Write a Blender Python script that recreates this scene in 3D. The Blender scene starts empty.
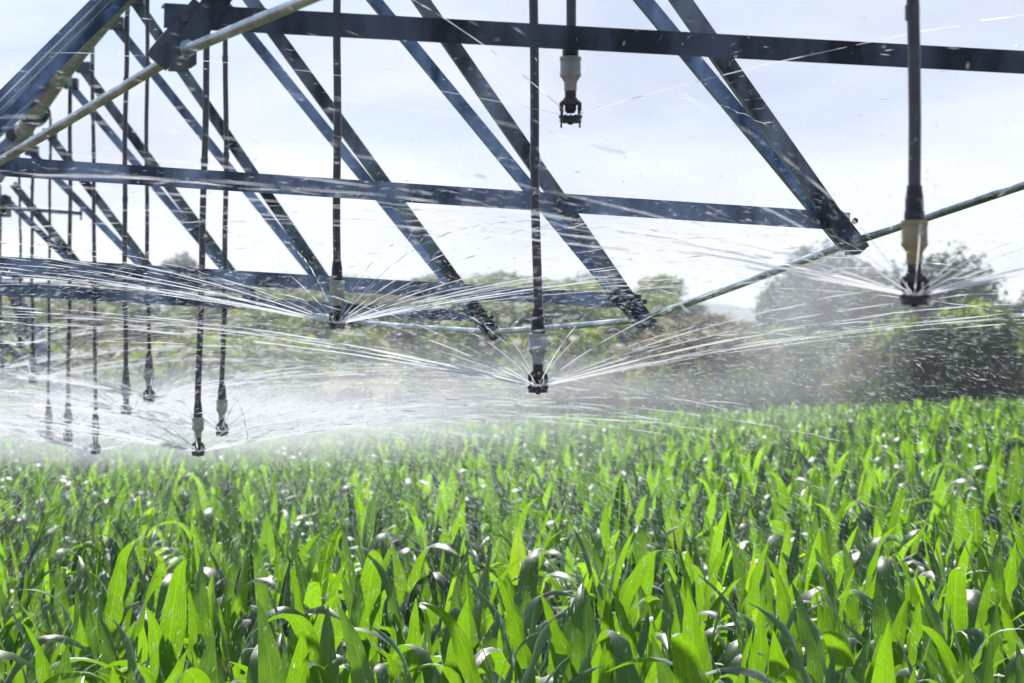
import bpy, math, random
import numpy as np
from mathutils import Vector, Matrix

rng = random.Random(7)
nrg = np.random.default_rng(11)
scene = bpy.context.scene
col = scene.collection

# ------------------------------------------------------------------ camera
F = 3000.0            # focal length in pixels of a 1024 wide frame
YH = 390.0            # horizon row
EYE = 1.8             # eye height (m) above the soil
cam_data = bpy.data.cameras.new("camera")
cam_data.sensor_width = 36.0
cam_data.lens = F / 1024.0 * 36.0
cam_data.shift_y = (YH - 341.5) / 1024.0
cam_data.clip_start = 0.1
cam_data.clip_end = 6000.0
cam_data.dof.use_dof = True
cam_data.dof.focus_distance = 7.6
cam_data.dof.aperture_fstop = 9.5
cam = bpy.data.objects.new("camera", cam_data)
cam.location = (0, 0, EYE)
cam.rotation_euler = (math.radians(90), 0, 0)
col.objects.link(cam)
scene.camera = cam

# ------------------------------------------------------------------ light
SUN_EL, SUN_AZ = 56.0, -14.0     # degrees; azimuth from +Y towards +X
world = bpy.data.worlds.new("World")
scene.world = world
world.use_nodes = True
wn, wl = world.node_tree.nodes, world.node_tree.links
wn.clear()
w_out = wn.new("ShaderNodeOutputWorld")
w_bg = wn.new("ShaderNodeBackground")
w_bg.inputs["Strength"].default_value = 0.1
w_sky = wn.new("ShaderNodeTexSky")
w_sky.sky_type = 'NISHITA'
w_sky.sun_disc = False
w_sky.sun_elevation = math.radians(SUN_EL)
w_sky.sun_rotation = math.radians(SUN_AZ)
w_tc = wn.new("ShaderNodeTexCoord")
w_map = wn.new("ShaderNodeMapping")
w_map.inputs["Scale"].default_value = (3.0, 3.0, 11.0)
w_map.inputs["Rotation"].default_value = (0.0, 0.12, 0.0)
w_noise = wn.new("ShaderNodeTexNoise")
w_noise.inputs["Scale"].default_value = 1.6
w_noise.inputs["Detail"].default_value = 7.0
w_noise.inputs["Roughness"].default_value = 0.5
w_noise.inputs["Distortion"].default_value = 0.6
w_ramp = wn.new("ShaderNodeValToRGB")
w_ramp.color_ramp.elements[0].position = 0.28
w_ramp.color_ramp.elements[0].color = (0.45, 0.45, 0.45, 1)
w_ramp.color_ramp.elements[1].position = 0.62
w_ramp.color_ramp.elements[1].color = (1.0, 1.0, 1.0, 1)
w_mix = wn.new("ShaderNodeMixRGB")
w_cr = wn.new("ShaderNodeValToRGB")
w_cr.color_ramp.elements[0].position = 0.30
w_cr.color_ramp.elements[0].color = (0.305, 0.36, 0.535, 1)
w_cr.color_ramp.elements[1].position = 0.60
w_cr.color_ramp.elements[1].color = (0.550, 0.535, 0.550, 1)
w_n2 = wn.new("ShaderNodeTexNoise")
w_n2.inputs["Scale"].default_value = 2.3
w_n2.inputs["Detail"].default_value = 6.0
w_n2.inputs["Distortion"].default_value = 0.8
w_gr = wn.new("ShaderNodeSeparateXYZ")
wl.new(w_tc.outputs["Generated"], w_gr.inputs["Vector"])
w_hm = wn.new("ShaderNodeMapRange")
w_hm.inputs["From Min"].default_value = 0.03
w_hm.inputs["From Max"].default_value = 0.16
w_hm.inputs["To Min"].default_value = 0.10
w_hm.inputs["To Max"].default_value = -0.20
wl.new(w_gr.outputs["Z"], w_hm.inputs["Value"])
w_ad = wn.new("ShaderNodeMath"); w_ad.operation = 'ADD'
wl.new(w_n2.outputs["Fac"], w_ad.inputs[0])
wl.new(w_hm.outputs["Result"], w_ad.inputs[1])
wl.new(w_ad.outputs[0], w_cr.inputs["Fac"])
w_sc = wn.new("ShaderNodeVectorMath"); w_sc.operation = 'SCALE'; w_sc.inputs["Scale"].default_value = 8.6
wl.new(w_cr.outputs["Color"], w_sc.inputs[0])
wl.new(w_sc.outputs["Vector"], w_mix.inputs["Color2"])
wl.new(w_map.outputs["Vector"], w_n2.inputs["Vector"])
# cloud cover thins out towards the zenith
w_sep = wn.new("ShaderNodeSeparateXYZ")
wl.new(w_tc.outputs["Generated"], w_sep.inputs["Vector"])
w_el = wn.new("ShaderNodeMapRange")
w_el.inputs["From Min"].default_value = 0.08
w_el.inputs["From Max"].default_value = 0.40
w_el.inputs["To Min"].default_value = 1.0
w_el.inputs["To Max"].default_value = 0.08
wl.new(w_sep.outputs["Z"], w_el.inputs["Value"])
w_fac = wn.new("ShaderNodeMath"); w_fac.operation = 'MULTIPLY'
wl.new(w_ramp.outputs["Color"], w_fac.inputs[0])
wl.new(w_el.outputs["Result"], w_fac.inputs[1])
wl.new(w_tc.outputs["Generated"], w_map.inputs["Vector"])
wl.new(w_map.outputs["Vector"], w_noise.inputs["Vector"])
wl.new(w_noise.outputs["Fac"], w_ramp.inputs["Fac"])
wl.new(w_fac.outputs[0], w_mix.inputs["Fac"])
wl.new(w_sky.outputs["Color"], w_mix.inputs["Color1"])
wl.new(w_mix.outputs["Color"], w_bg.inputs["Color"])
wl.new(w_bg.outputs["Background"], w_out.inputs["Surface"])

sun_data = bpy.data.lights.new("sun", 'SUN')
sun_data.energy = 5.0
sun_data.angle = math.radians(0.5)
sun_data.color = (1.0, 0.97, 0.92)
sun = bpy.data.objects.new("sun", sun_data)
_e, _a = math.radians(SUN_EL), math.radians(SUN_AZ)
sun_dir = Vector((math.cos(_e) * math.sin(_a), math.cos(_e) * math.cos(_a), math.sin(_e)))
sun.rotation_euler = sun_dir.to_track_quat('Z', 'Y').to_euler()
sun.location = (-10, 40, 60)
col.objects.link(sun)

scene.view_settings.view_transform = 'Standard'
scene.view_settings.look = 'None'
scene.view_settings.exposure = 0.72
scene.view_settings.gamma = 1.0
scene.render.engine = 'CYCLES'
scene.cycles.use_denoising = True
scene.cycles.max_bounces = 8
scene.cycles.transparent_max_bounces = 24
scene.cycles.volume_bounces = 1
scene.cycles.volume_step_rate = 2.0
scene.cycles.sample_clamp_indirect = 6.0


# ------------------------------------------------------------------ helpers
def at(px, py, d):
    """world point seen at pixel (px, py) at depth d metres"""
    return Vector(((px - 512.0) * d / F, d, EYE + (YH - py) * d / F))


def tag(o, label=None, cat=None, group=None, kind=None):
    if label: o["label"] = label
    if cat: o["category"] = cat
    if group: o["group"] = group
    if kind: o["kind"] = kind
    return o


def empty(name, loc=(0, 0, 0)):
    o = bpy.data.objects.new(name, None)
    o.empty_display_size = 0.1
    o.location = loc
    col.objects.link(o)
    return o


class MB:
    """collects polygons; build() links them as one mesh object"""
    def __init__(self):
        self.v, self.f = [], []

    def add(self, vs, fs):
        n = len(self.v)
        self.v += [tuple(p) for p in vs]
        self.f += [tuple(i + n for i in q) for q in fs]
        return self

    def box(self, c, size, rot=None):
        x, y, z = size[0] / 2, size[1] / 2, size[2] / 2
        vs = [Vector(p) for p in [(-x, -y, -z), (x, -y, -z), (x, y, -z), (-x, y, -z),
                                  (-x, -y, z), (x, -y, z), (x, y, z), (-x, y, z)]]
        if rot is not None:
            vs = [rot @ p for p in vs]
        c = Vector(c)
        return self.add([p + c for p in vs],
                        [(3, 2, 1, 0), (4, 5, 6, 7), (0, 1, 5, 4), (1, 2, 6, 5), (2, 3, 7, 6), (3, 0, 4, 7)])

    def tube(self, pts, rad, n=10, cap=True):
        pts = [Vector(p) for p in pts]
        if not hasattr(rad, '__len__'):
            rad = [rad] * len(pts)
        vs, fs = [], []
        ref = None
        for i, p in enumerate(pts):
            t = (pts[min(i + 1, len(pts) - 1)] - pts[max(i - 1, 0)]).normalized()
            if ref is None:
                ref = Vector((0, 0, 1)) if abs(t.z) < 0.9 else Vector((1, 0, 0))
            u = (ref - t * ref.dot(t)).normalized()
            ref = u
            w = t.cross(u)
            for k in range(n):
                a = 2 * math.pi * k / n
                vs.append(p + (u * math.cos(a) + w * math.sin(a)) * rad[i])
        for i in range(len(pts) - 1):
            for k in range(n):
                k2 = (k + 1) % n
                fs.append((i * n + k, i * n + k2, (i + 1) * n + k2, (i + 1) * n + k))
        if cap:
            fs.append(tuple(range(n - 1, -1, -1)))
            b = (len(pts) - 1) * n
            fs.append(tuple(b + k for k in range(n)))
        return self.add(vs, fs)

    def lathe(self, prof, c=(0, 0, 0), n=20):
        c = Vector(c)
        vs, fs = [], []
        for r, z in prof:
            for k in range(n):
                a = 2 * math.pi * k / n
                vs.append(c + Vector((r * math.cos(a), r * math.sin(a), z)))
        for i in range(len(prof) - 1):
            for k in range(n):
                k2 = (k + 1) % n
                fs.append((i * n + k, i * n + k2, (i + 1) * n + k2, (i + 1) * n + k))
        fs.append(tuple(range(n - 1, -1, -1)))
        b = (len(prof) - 1) * n
        fs.append(tuple(b + k for k in range(n)))
        return self.add(vs, fs)

    def prism(self, p, q, prof, u, v):
        """extrude a 2-D profile (in axes u, v) from p to q"""
        n = len(prof)
        vs = [p + u * a + v * b for a, b in prof] + [q + u * a + v * b for a, b in prof]
        fs = [(k, (k + 1) % n, n + (k + 1) % n, n + k) for k in range(n)]
        fs.append(tuple(range(n - 1, -1, -1)))
        fs.append(tuple(range(n, 2 * n)))
        return self.add(vs, fs)

    def angle_iron(self, p, q, hint, size=0.05, size2=0.05, t=0.005, flip=1):
        """L section: the first leg lies along hint, the second stands off it"""
        p, q, hint = Vector(p), Vector(q), Vector(hint)
        ax = (q - p).normalized()
        u = (hint - ax * hint.dot(ax)).normalized()
        v = ax.cross(u) * flip
        h = size / 2
        r = 0.0015
        prof = [(-h, 0), (h, 0), (h, t - r), (h - r, t), (-h + t, t), (-h + t, size2 - r), (-h + t - r, size2), (-h, size2)]
        if flip < 0:
            prof = prof[::-1]
        return self.prism(p, q, prof, u, v)

    def build(self, name, mat, parent=None, smooth=False, shift=None):
        m = bpy.data.meshes.new(name)
        vs = self.v
        if shift is not None:
            s = Vector(shift)
            vs = [tuple(Vector(p) - s) for p in vs]
        m.from_pydata(vs, [], self.f)
        if smooth:
            m.polygons.foreach_set("use_smooth", [True] * len(m.polygons))
            try:
                m.set_sharp_from_angle(angle=math.radians(40))
            except Exception:
                pass
        m.update()
        o = bpy.data.objects.new(name, m)
        if mat: m.materials.append(mat)
        col.objects.link(o)
        if parent is not None:
            o.parent = parent
        return o


def np_mesh(name, verts, quads, mat, tris=False, uv=None, smooth=True):
    """fast mesh from arrays"""
    k = quads.shape[1]
    m = bpy.data.meshes.new(name)
    m.vertices.add(len(verts))
    m.vertices.foreach_set("co", np.ascontiguousarray(verts, dtype=np.float32).ravel())
    m.loops.add(quads.size)
    m.loops.foreach_set("vertex_index", np.ascontiguousarray(quads, dtype=np.int32).ravel())
    m.polygons.add(len(quads))
    m.polygons.foreach_set("loop_start", np.arange(0, quads.size, k, dtype=np.int32))
    m.polygons.foreach_set("loop_total", np.full(len(quads), k, dtype=np.int32))
    if smooth:
        m.polygons.foreach_set("use_smooth", np.ones(len(quads), dtype=bool))
    if uv is not None:
        layer = m.uv_layers.new(name="UVMap")
        layer.data.foreach_set("uv", np.ascontiguousarray(uv[quads.ravel()], dtype=np.float32).ravel())
    m.update(calc_edges=True)
    if mat: m.materials.append(mat)
    return m


# ------------------------------------------------------------------ materials
def new_mat(name):
    m = bpy.data.materials.new(name)
    m.use_nodes = True
    n = m.node_tree.nodes
    return m, n, m.node_tree.links, n["Principled BSDF"]


def noise(n, l, scale, detail=4, rough=0.55, vec=None, coord="Object", stretch=None):
    tc = n.new("ShaderNodeTexCoord")
    t = n.new("ShaderNodeTexNoise")
    t.inputs["Scale"].default_value = scale
    t.inputs["Detail"].default_value = detail
    t.inputs["Roughness"].default_value = rough
    src = tc.outputs[coord]
    if stretch:
        mp = n.new("ShaderNodeMapping")
        mp.inputs["Scale"].default_value = stretch
        l.new(src, mp.inputs["Vector"])
        src = mp.outputs["Vector"]
    l.new(src, t.inputs["Vector"])
    return t


def ramp(n, l, fac, stops):
    r = n.new("ShaderNodeValToRGB")
    e = r.color_ramp.elements
    while len(e) < len(stops): e.new(0.5)
    for k, (p, c) in enumerate(stops):
        e[k].position = p
        e[k].color = (*c, 1)
    l.new(fac, r.inputs["Fac"])
    return r


def bump(n, l, h, bsdf, strength=0.2, dist=0.005):
    b = n.new("ShaderNodeBump")
    b.inputs["Strength"].default_value = strength
    b.inputs["Distance"].default_value = dist
    l.new(h, b.inputs["Height"])
    l.new(b.outputs["Normal"], bsdf.inputs["Normal"])


def steel(name, dark, light, rough=(0.32, 0.6), metallic=0.75):
    m, n, l, b = new_mat(name)
    t = noise(n, l, 8, 5, 0.55, stretch=(1, 1, 0.4))
    t2 = noise(n, l, 160, 3, 0.6)
    mx = n.new("ShaderNodeMath"); mx.operation = 'MULTIPLY_ADD'
    mx.inputs[1].default_value = 0.10
    l.new(t2.outputs["Fac"], mx.inputs[0]); 
    sc = n.new("ShaderNodeMath"); sc.operation = 'MULTIPLY'; sc.inputs[1].default_value = 0.92
    l.new(t.outputs["Fac"], sc.inputs[0]); l.new(sc.outputs[0], mx.inputs[2])
    r = ramp(n, l, mx.outputs[0], [(0.40, [x * 0.7 for x in dark]), (0.5, [(a + c) / 2 for a, c in zip(dark, light)]), (0.58, light), (0.66, [min(1, x * 1.35) for x in light])])
    l.new(r.outputs["Color"], b.inputs["Base Color"])
    rr = ramp(n, l, t.outputs["Fac"], [(0.35, [rough[0]] * 3), (0.65, [rough[1]] * 3)])
    l.new(rr.outputs["Color"], b.inputs["Roughness"])
    b.inputs["Metallic"].default_value = metallic
    bump(n, l, t2.outputs["Fac"], b, 0.25, 0.002)
    return m


def plain(name, c, rough=0.45, var=0.25, scale=60, metallic=0.0, spec=0.5):
    m, n, l, b = new_mat(name)
    t = noise(n, l, scale, 5, 0.6)
    lo = [x * (1 - var) for x in c]; hi = [min(1, x * (1 + var)) for x in c]
    r = ramp(n, l, t.outputs["Fac"], [(0.3, lo), (0.7, hi)])
    l.new(r.outputs["Color"], b.inputs["Base Color"])
    b.inputs["Roughness"].default_value = rough
    b.inputs["Metallic"].default_value = metallic
    b.inputs["Specular IOR Level"].default_value = spec
    bump(n, l, t.outputs["Fac"], b, 0.15, 0.001)
    return m


M_ANGLE = steel("galvanised_angle", (0.055, 0.09, 0.145), (0.26, 0.34, 0.455))
M_DARK_ANGLE = steel("dark_galvanised_angle", (0.018, 0.028, 0.042), (0.085, 0.11, 0.15), (0.35, 0.6), 0.6)  # darker tone of the angle steel, for the nearest struts and their left braces
M_ROD = steel("galvanised_rod", (0.24, 0.29, 0.32), (0.42, 0.49, 0.53), (0.25, 0.42), 0.9)
M_PIPE = steel("pipe_steel", (0.15, 0.19, 0.15), (0.40, 0.45, 0.40), (0.35, 0.6), 0.45)
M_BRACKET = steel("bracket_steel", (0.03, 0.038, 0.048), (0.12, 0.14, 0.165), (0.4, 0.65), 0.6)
M_HOSE = plain("hose_rubber", (0.026, 0.034, 0.052), 0.28, 0.5, 40, 0.0, 0.7)
M_COUPLING = plain("coupling_plastic", (0.018, 0.02, 0.026), 0.35, 0.3)
M_CREAM = plain("regulator_plastic", (0.42, 0.42, 0.33), 0.4, 0.2, 45)
M_OLIVE = plain("weathered_regulator_plastic", (0.34, 0.30, 0.16), 0.4, 0.3, 45)
M_GREYREG = plain("grey_regulator_plastic", (0.40, 0.44, 0.42), 0.4, 0.2, 45)
M_PLATE = plain("deflector_plastic", (0.022, 0.028, 0.036), 0.3, 0.3)
M_RUBBER = plain("tyre_rubber", (0.02, 0.02, 0.02), 0.8, 0.3)
M_TOWER = steel("tower_steel", (0.14, 0.17, 0.22), (0.30, 0.34, 0.40), (0.4, 0.6), 0.6)


def leaf_material(name, refl_lo, refl_hi, trans_lo, trans_hi, gloss=0.5, rough=0.3, tfac=0.5, veins=True):
    m = bpy.data.materials.new(name)
    m.use_nodes = True
    n, l = m.node_tree.nodes, m.node_tree.links
    n.clear()
    out = n.new("ShaderNodeOutputMaterial")
    geo = n.new("ShaderNodeNewGeometry")
    rl = ramp(n, l, geo.outputs["Random Per Island"], [(0.0, refl_lo), (1.0, refl_hi)])
    tl = ramp(n, l, geo.outputs["Random Per Island"], [(0.0, trans_lo), (0.94, trans_hi), (1.0, [trans_hi[0] * 1.4, trans_hi[1] * 1.08, trans_hi[2]])])
    pr = n.new("ShaderNodeBsdfPrincipled")
    pr.inputs["Roughness"].default_value = rough
    pr.inputs["Specular IOR Level"].default_value = gloss
    tr = n.new("ShaderNodeBsdfTranslucent")
    mix = n.new("ShaderNodeMixShader")
    mix.inputs["Fac"].default_value = tfac
    rc, tcx = rl.outputs["Color"], tl.outputs["Color"]
    if veins:
        uv = n.new("ShaderNodeUVMap")
        sep = n.new("ShaderNodeSeparateXYZ")
        l.new(uv.outputs["UV"], sep.inputs["Vector"])
        # parallel veins
        mu = n.new("ShaderNodeMath"); mu.operation = 'MULTIPLY'; mu.inputs[1].default_value = 62.0
        l.new(sep.outputs["X"], mu.inputs[0])
        sn = n.new("ShaderNodeMath"); sn.operation = 'SINE'
        l.new(mu.outputs[0], sn.inputs[0])
        nz = n.new("ShaderNodeTexNoise"); nz.inputs["Scale"].default_value = 9.0; nz.inputs["Detail"].default_value = 4
        l.new(uv.outputs["UV"], nz.inputs["Vector"])
        ad = n.new("ShaderNodeMath"); ad.operation = 'MULTIPLY_ADD'; ad.inputs[1].default_value = 0.13
        l.new(sn.outputs[0], ad.inputs[0])
        nm = n.new("ShaderNodeMath"); nm.operation = 'MULTIPLY_ADD'; nm.inputs[1].default_value = 0.7; nm.inputs[2].default_value = 0.62
        l.new(nz.outputs["Fac"], nm.inputs[0]); l.new(nm.outputs[0], ad.inputs[2])
        # pale midrib
        su = n.new("ShaderNodeMath"); su.operation = 'SUBTRACT'; su.inputs[1].default_value = 0.5
        l.new(sep.outputs["X"], su.inputs[0])
        ab = n.new("ShaderNodeMath"); ab.operation = 'ABSOLUTE'; l.new(su.outputs[0], ab.inputs[0])
        lt = n.new("ShaderNodeMath"); lt.operation = 'LESS_THAN'; lt.inputs[1].default_value = 0.035
        l.new(ab.outputs[0], lt.inputs[0])
        def shade(c, rib):
            a = n.new("ShaderNodeMixRGB"); a.blend_type = 'MULTIPLY'; a.inputs["Fac"].default_value = 1
            l.new(c, a.inputs["Color1"]); l.new(ad.outputs[0], a.inputs["Color2"])
            b = n.new("ShaderNodeMixRGB"); l.new(lt.outputs[0], b.inputs["Fac"])
            l.new(a.outputs["Color"], b.inputs["Color1"]); b.inputs["Color2"].default_value = (*rib, 1)
            return b.outputs["Color"]
        rc = shade(rc, [x * 1.8 for x in refl_hi])
        tcx = shade(tcx, [x * 0.75 for x in trans_hi])
        bp = n.new("ShaderNodeBump"); bp.inputs["Strength"].default_value = 0.07; bp.inputs["Distance"].default_value = 0.002
        l.new(ad.outputs[0], bp.inputs["Height"])
        l.new(bp.outputs["Normal"], pr.inputs["Normal"])
    l.new(rc, pr.inputs["Base Color"])
    l.new(tcx, tr.inputs["Color"])
    if veins:      # waxy skin over a leaf that lets light through
        df = n.new("ShaderNodeBsdfDiffuse")
        l.new(rc, df.inputs["Color"])
        l.new(df.outputs[0], mix.inputs[1])
        l.new(tr.outputs[0], mix.inputs[2])
        gl = n.new("ShaderNodeBsdfGlossy"); gl.inputs["Roughness"].default_value = rough
        gl.inputs["Color"].default_value = (0.95, 0.97, 1.0, 1)
        l.new(bp.outputs["Normal"], gl.inputs["Normal"])
        gv = n.new("ShaderNodeMapRange")
        gv.inputs["From Min"].default_value = 0.7; gv.inputs["From Max"].default_value = 1.2
        gv.inputs["To Min"].default_value = 0.78; gv.inputs["To Max"].default_value = 1.0
        l.new(ad.outputs[0], gv.inputs["Value"])
        l.new(gv.outputs["Result"], gl.inputs["Color"])
        lw = n.new("ShaderNodeLayerWeight"); lw.inputs["Blend"].default_value = 0.5
        l.new(bp.outputs["Normal"], lw.inputs["Normal"])
        pw = n.new("ShaderNodeMath"); pw.operation = 'POWER'; pw.inputs[1].default_value = 5.0
        l.new(lw.outputs["Facing"], pw.inputs[0])
        fr = n.new("ShaderNodeMath"); fr.operation = 'MULTIPLY_ADD'; fr.inputs[1].default_value = 0.4; fr.inputs[2].default_value = 0.043
        l.new(pw.outputs[0], fr.inputs[0])
        sk = n.new("ShaderNodeMixShader")
        l.new(fr.outputs[0], sk.inputs["Fac"])
        l.new(mix.outputs[0], sk.inputs[1]); l.new(gl.outputs[0], sk.inputs[2])
        l.new(sk.outputs[0], out.inputs["Surface"])
        n.remove(pr)
    else:
        l.new(pr.outputs["BSDF"], mix.inputs[1])
        l.new(tr.outputs["BSDF"], mix.inputs[2])
        l.new(mix.outputs["Shader"], out.inputs["Surface"])
    return m


M_CORN = leaf_material("corn_leaf", (0.003, 0.013, 0.010), (0.017, 0.060, 0.012),
                       (0.012, 0.055, 0.004), (0.36, 0.72, 0.014), 0.75, 0.41, 0.5)
M_STALK = plain("corn_stalk", (0.08, 0.17, 0.03), 0.45, 0.25, 30)
M_TREE = {
    "dark": leaf_material("tree_leaves_dark", (0.014, 0.034, 0.020), (0.036, 0.064, 0.030), (0.02, 0.05, 0.012), (0.07, 0.12, 0.02), 0.3, 0.5, 0.3, False),
    "mid": leaf_material("tree_leaves_mid", (0.035, 0.075, 0.022), (0.08, 0.125, 0.032), (0.10, 0.17, 0.02), (0.22, 0.29, 0.03), 0.3, 0.5, 0.35, False),
    "light": leaf_material("bush_leaves_light", (0.08, 0.115, 0.03), (0.14, 0.175, 0.045), (0.26, 0.36, 0.04), (0.42, 0.50, 0.06), 0.3, 0.5, 0.4, False),
    "dry": leaf_material("bush_leaves_dry", (0.13, 0.11, 0.045), (0.22, 0.18, 0.08), (0.16, 0.13, 0.05), (0.26, 0.21, 0.08), 0.2, 0.6, 0.35, False),
}
M_BARK = plain("bark", (0.09, 0.075, 0.06), 0.85, 0.4, 8)


def soil_material():
    m, n, l, b = new_mat("soil_and_grass")
    t = noise(n, l, 0.06, 6, 0.6)
    t2 = noise(n, l, 1.1, 6, 0.7)
    ad = n.new("ShaderNodeMath"); ad.operation = 'MULTIPLY_ADD'; ad.inputs[1].default_value = 0.35
    l.new(t2.outputs["Fac"], ad.inputs[0])
    s = n.new("ShaderNodeMath"); s.operation = 'MULTIPLY'; s.inputs[1].default_value = 0.7
    l.new(t.outputs["Fac"], s.inputs[0]); l.new(s.outputs[0], ad.inputs[2])
    r = ramp(n, l, ad.outputs[0], [(0.40, (0.055, 0.085, 0.028)), (0.5, (0.10, 0.115, 0.04)), (0.56, (0.2, 0.155, 0.08)), (0.66, (0.085, 0.11, 0.035))])
    soil = ramp(n, l, t2.outputs["Fac"], [(0.3, (0.055, 0.038, 0.025)), (0.7, (0.12, 0.085, 0.055))])
    tc = n.new("ShaderNodeTexCoord")
    sep = n.new("ShaderNodeSeparateXYZ"); l.new(tc.outputs["Object"], sep.inputs["Vector"])
    gt = n.new("ShaderNodeMath"); gt.operation = 'GREATER_THAN'; gt.inputs[1].default_value = 66.0
    l.new(sep.outputs["Y"], gt.inputs[0])
    mx = n.new("ShaderNodeMixRGB")
    l.new(gt.outputs[0], mx.inputs["Fac"]); l.new(soil.outputs["Color"], mx.inputs["Color1"]); l.new(r.outputs["Color"], mx.inputs["Color2"])
    l.new(mx.outputs["Color"], b.inputs["Base Color"])
    b.inputs["Roughness"].default_value = 0.95
    b.inputs["Specular IOR Level"].default_value = 0.1
    bump(n, l, t2.outputs["Fac"], b, 0.6, 0.15)
    return m


def water_material(name, opacity):
    m = bpy.data.materials.new(name)
    m.use_nodes = True
    n, l = m.node_tree.nodes, m.node_tree.links
    n.clear()
    out = n.new("ShaderNodeOutputMaterial")
    df = n.new("ShaderNodeBsdfDiffuse"); df.inputs["Color"].default_value = (0.86, 0.89, 0.93, 1)
    tr = n.new("ShaderNodeBsdfTranslucent"); tr.inputs["Color"].default_value = (0.93, 0.95, 0.98, 1)
    gl = n.new("ShaderNodeBsdfGlossy"); gl.inputs["Roughness"].default_value = 0.15
    tp = n.new("ShaderNodeBsdfTransparent")
    geo = n.new("ShaderNodeNewGeometry")
    m1 = n.new("ShaderNodeMixShader"); m1.inputs["Fac"].default_value = 0.72
    m2 = n.new("ShaderNodeMixShader"); m2.inputs["Fac"].default_value = 0.07
    m3 = n.new("ShaderNodeMixShader")
    r = ramp(n, l, geo.outputs["Random Per Island"], [(0, [opacity * 0.5] * 3), (1, [min(1, opacity * 1.5)] * 3)])
    l.new(df.outputs[0], m1.inputs[1]); l.new(tr.outputs[0], m1.inputs[2])
    l.new(m1.outputs[0], m2.inputs[1]); l.new(gl.outputs[0], m2.inputs[2])
    l.new(r.outputs["Color"], m3.inputs["Fac"])
    l.new(tp.outputs[0], m3.inputs[1]); l.new(m2.outputs[0], m3.inputs[2])
    l.new(m3.outputs[0], out.inputs["Surface"])
    return m


M_WATER = water_material("spray_water", 0.52)


# ------------------------------------------------------------------ terrain
def smooth(a, b, x):
    t = np.clip((x - a) / (b - a), 0, 1)
    return t * t * (3 - 2 * t)


def terrain(x, y):
    x = np.asarray(x, dtype=float); y = np.asarray(y, dtype=float)
    tilt = 0.04 * 30 * np.tanh(x / 30)
    u = x / np.maximum(y, 1.0)                    # bearing: hill stands to the left
    left = 1 - smooth(0.045, 0.10, u)
    rise = 4.6 * smooth(66, 165, y) + 4.6 * smooth(150, 280, y)
    hill = rise * (0.30 + 0.70 * left)
    hill = hill * (1 - 0.8 * smooth(300, 520, y))
    bumps = 0.5 * np.sin(x * 0.11 + y * 0.05) * np.sin(y * 0.07 - x * 0.03) * smooth(70, 120, y)
    return tilt + hill + bumps


ys = np.concatenate([np.arange(-30, 60, 3.0), np.arange(60, 320, 5.0), np.arange(320, 1500, 45.0)])
xs = np.concatenate([np.arange(-1100, -120, 70.0), np.arange(-120, 121, 5.0), np.arange(190, 1101, 70.0)])
gx, gy = np.meshgrid(xs, ys)
gv = np.stack([gx.ravel(), gy.ravel(), terrain(gx, gy).ravel()], 1)
nx, ny = len(xs), len(ys)
ii, jj = np.meshgrid(np.arange(nx - 1), np.arange(ny - 1))
a0 = (jj * nx + ii).ravel()
ground = bpy.data.objects.new("ground", np_mesh("ground", gv, np.stack([a0, a0 + 1, a0 + nx + 1, a0 + nx], 1), soil_material()))
col.objects.link(ground)
tag(ground, kind="structure")

# far hills, blue with distance
hx = np.linspace(-700, 700, 90)
prof = 31 + 2.5 * np.sin(hx * 0.008 + 1.1) + 1.6 * np.sin(hx * 0.021 + 0.4) + 0.7 * np.sin(hx * 0.06)
rows = [(1050, -4.0), (1110, 0.55), (1170, 1.0), (1260, 0.7), (1360, -4.0)]
hv = []
for yy, s in rows:
    for x, p in zip(hx, prof):
        hv.append((x, yy, -4.0 if s < 0 else p * s * (1 + 0.06 * math.sin(x * 0.09 + yy))))
hv = np.array(hv); n_ = len(hx)
ii, jj = np.meshgrid(np.arange(n_ - 1), np.arange(len(rows) - 1))
a0 = (jj * n_ + ii).ravel()
M_HILL = plain("hill_woodland", (0.05, 0.075, 0.04), 0.95, 0.4, 0.05, 0, 0.1)
hills = bpy.data.objects.new("hills", np_mesh("hills", hv, np.stack([a0, a0 + 1, a0 + n_ + 1, a0 + n_], 1), M_HILL))
col.objects.link(hills)
tag(hills, kind="structure")

# ------------------------------------------------------------------ pivot span
span = empty("irrigation_span", at(0, 0, 0) + Vector((0.6, 8, -EYE)))
tag(span, "long galvanised steel irrigation span with truss braces crossing above the corn", "irrigation span")
S0 = span.matrix_basis.translation.copy()
AX = Vector((-0.27, 1.0, 0)).normalized()          # span direction
NX = Vector((1.0, 0.27, 0)).normalized()           # across the span


def part(mb, name, mat, smooth_=False, parent=span):
    return mb.build(name, mat, parent, smooth_, shift=S0)


PD = [1.5, 4.5, 7.6, 9.2, 11.0, 13.0, 15.0, 16.5, 18.0, 20.0, 24.0, 30.6]
PZ = [1.86, 1.82, 1.76, 1.71, 1.665, 1.60, 1.50, 1.36, 1.22, 1.07, 1.04, 1.12]


def pipe_pt(d, side=0.0, up=0.0):
    z = float(np.interp(d, PD, PZ))
    return Vector((1.73 - 0.27 * d, d, EYE + z)) + NX * side + Vector((0, 0, up))


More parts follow.
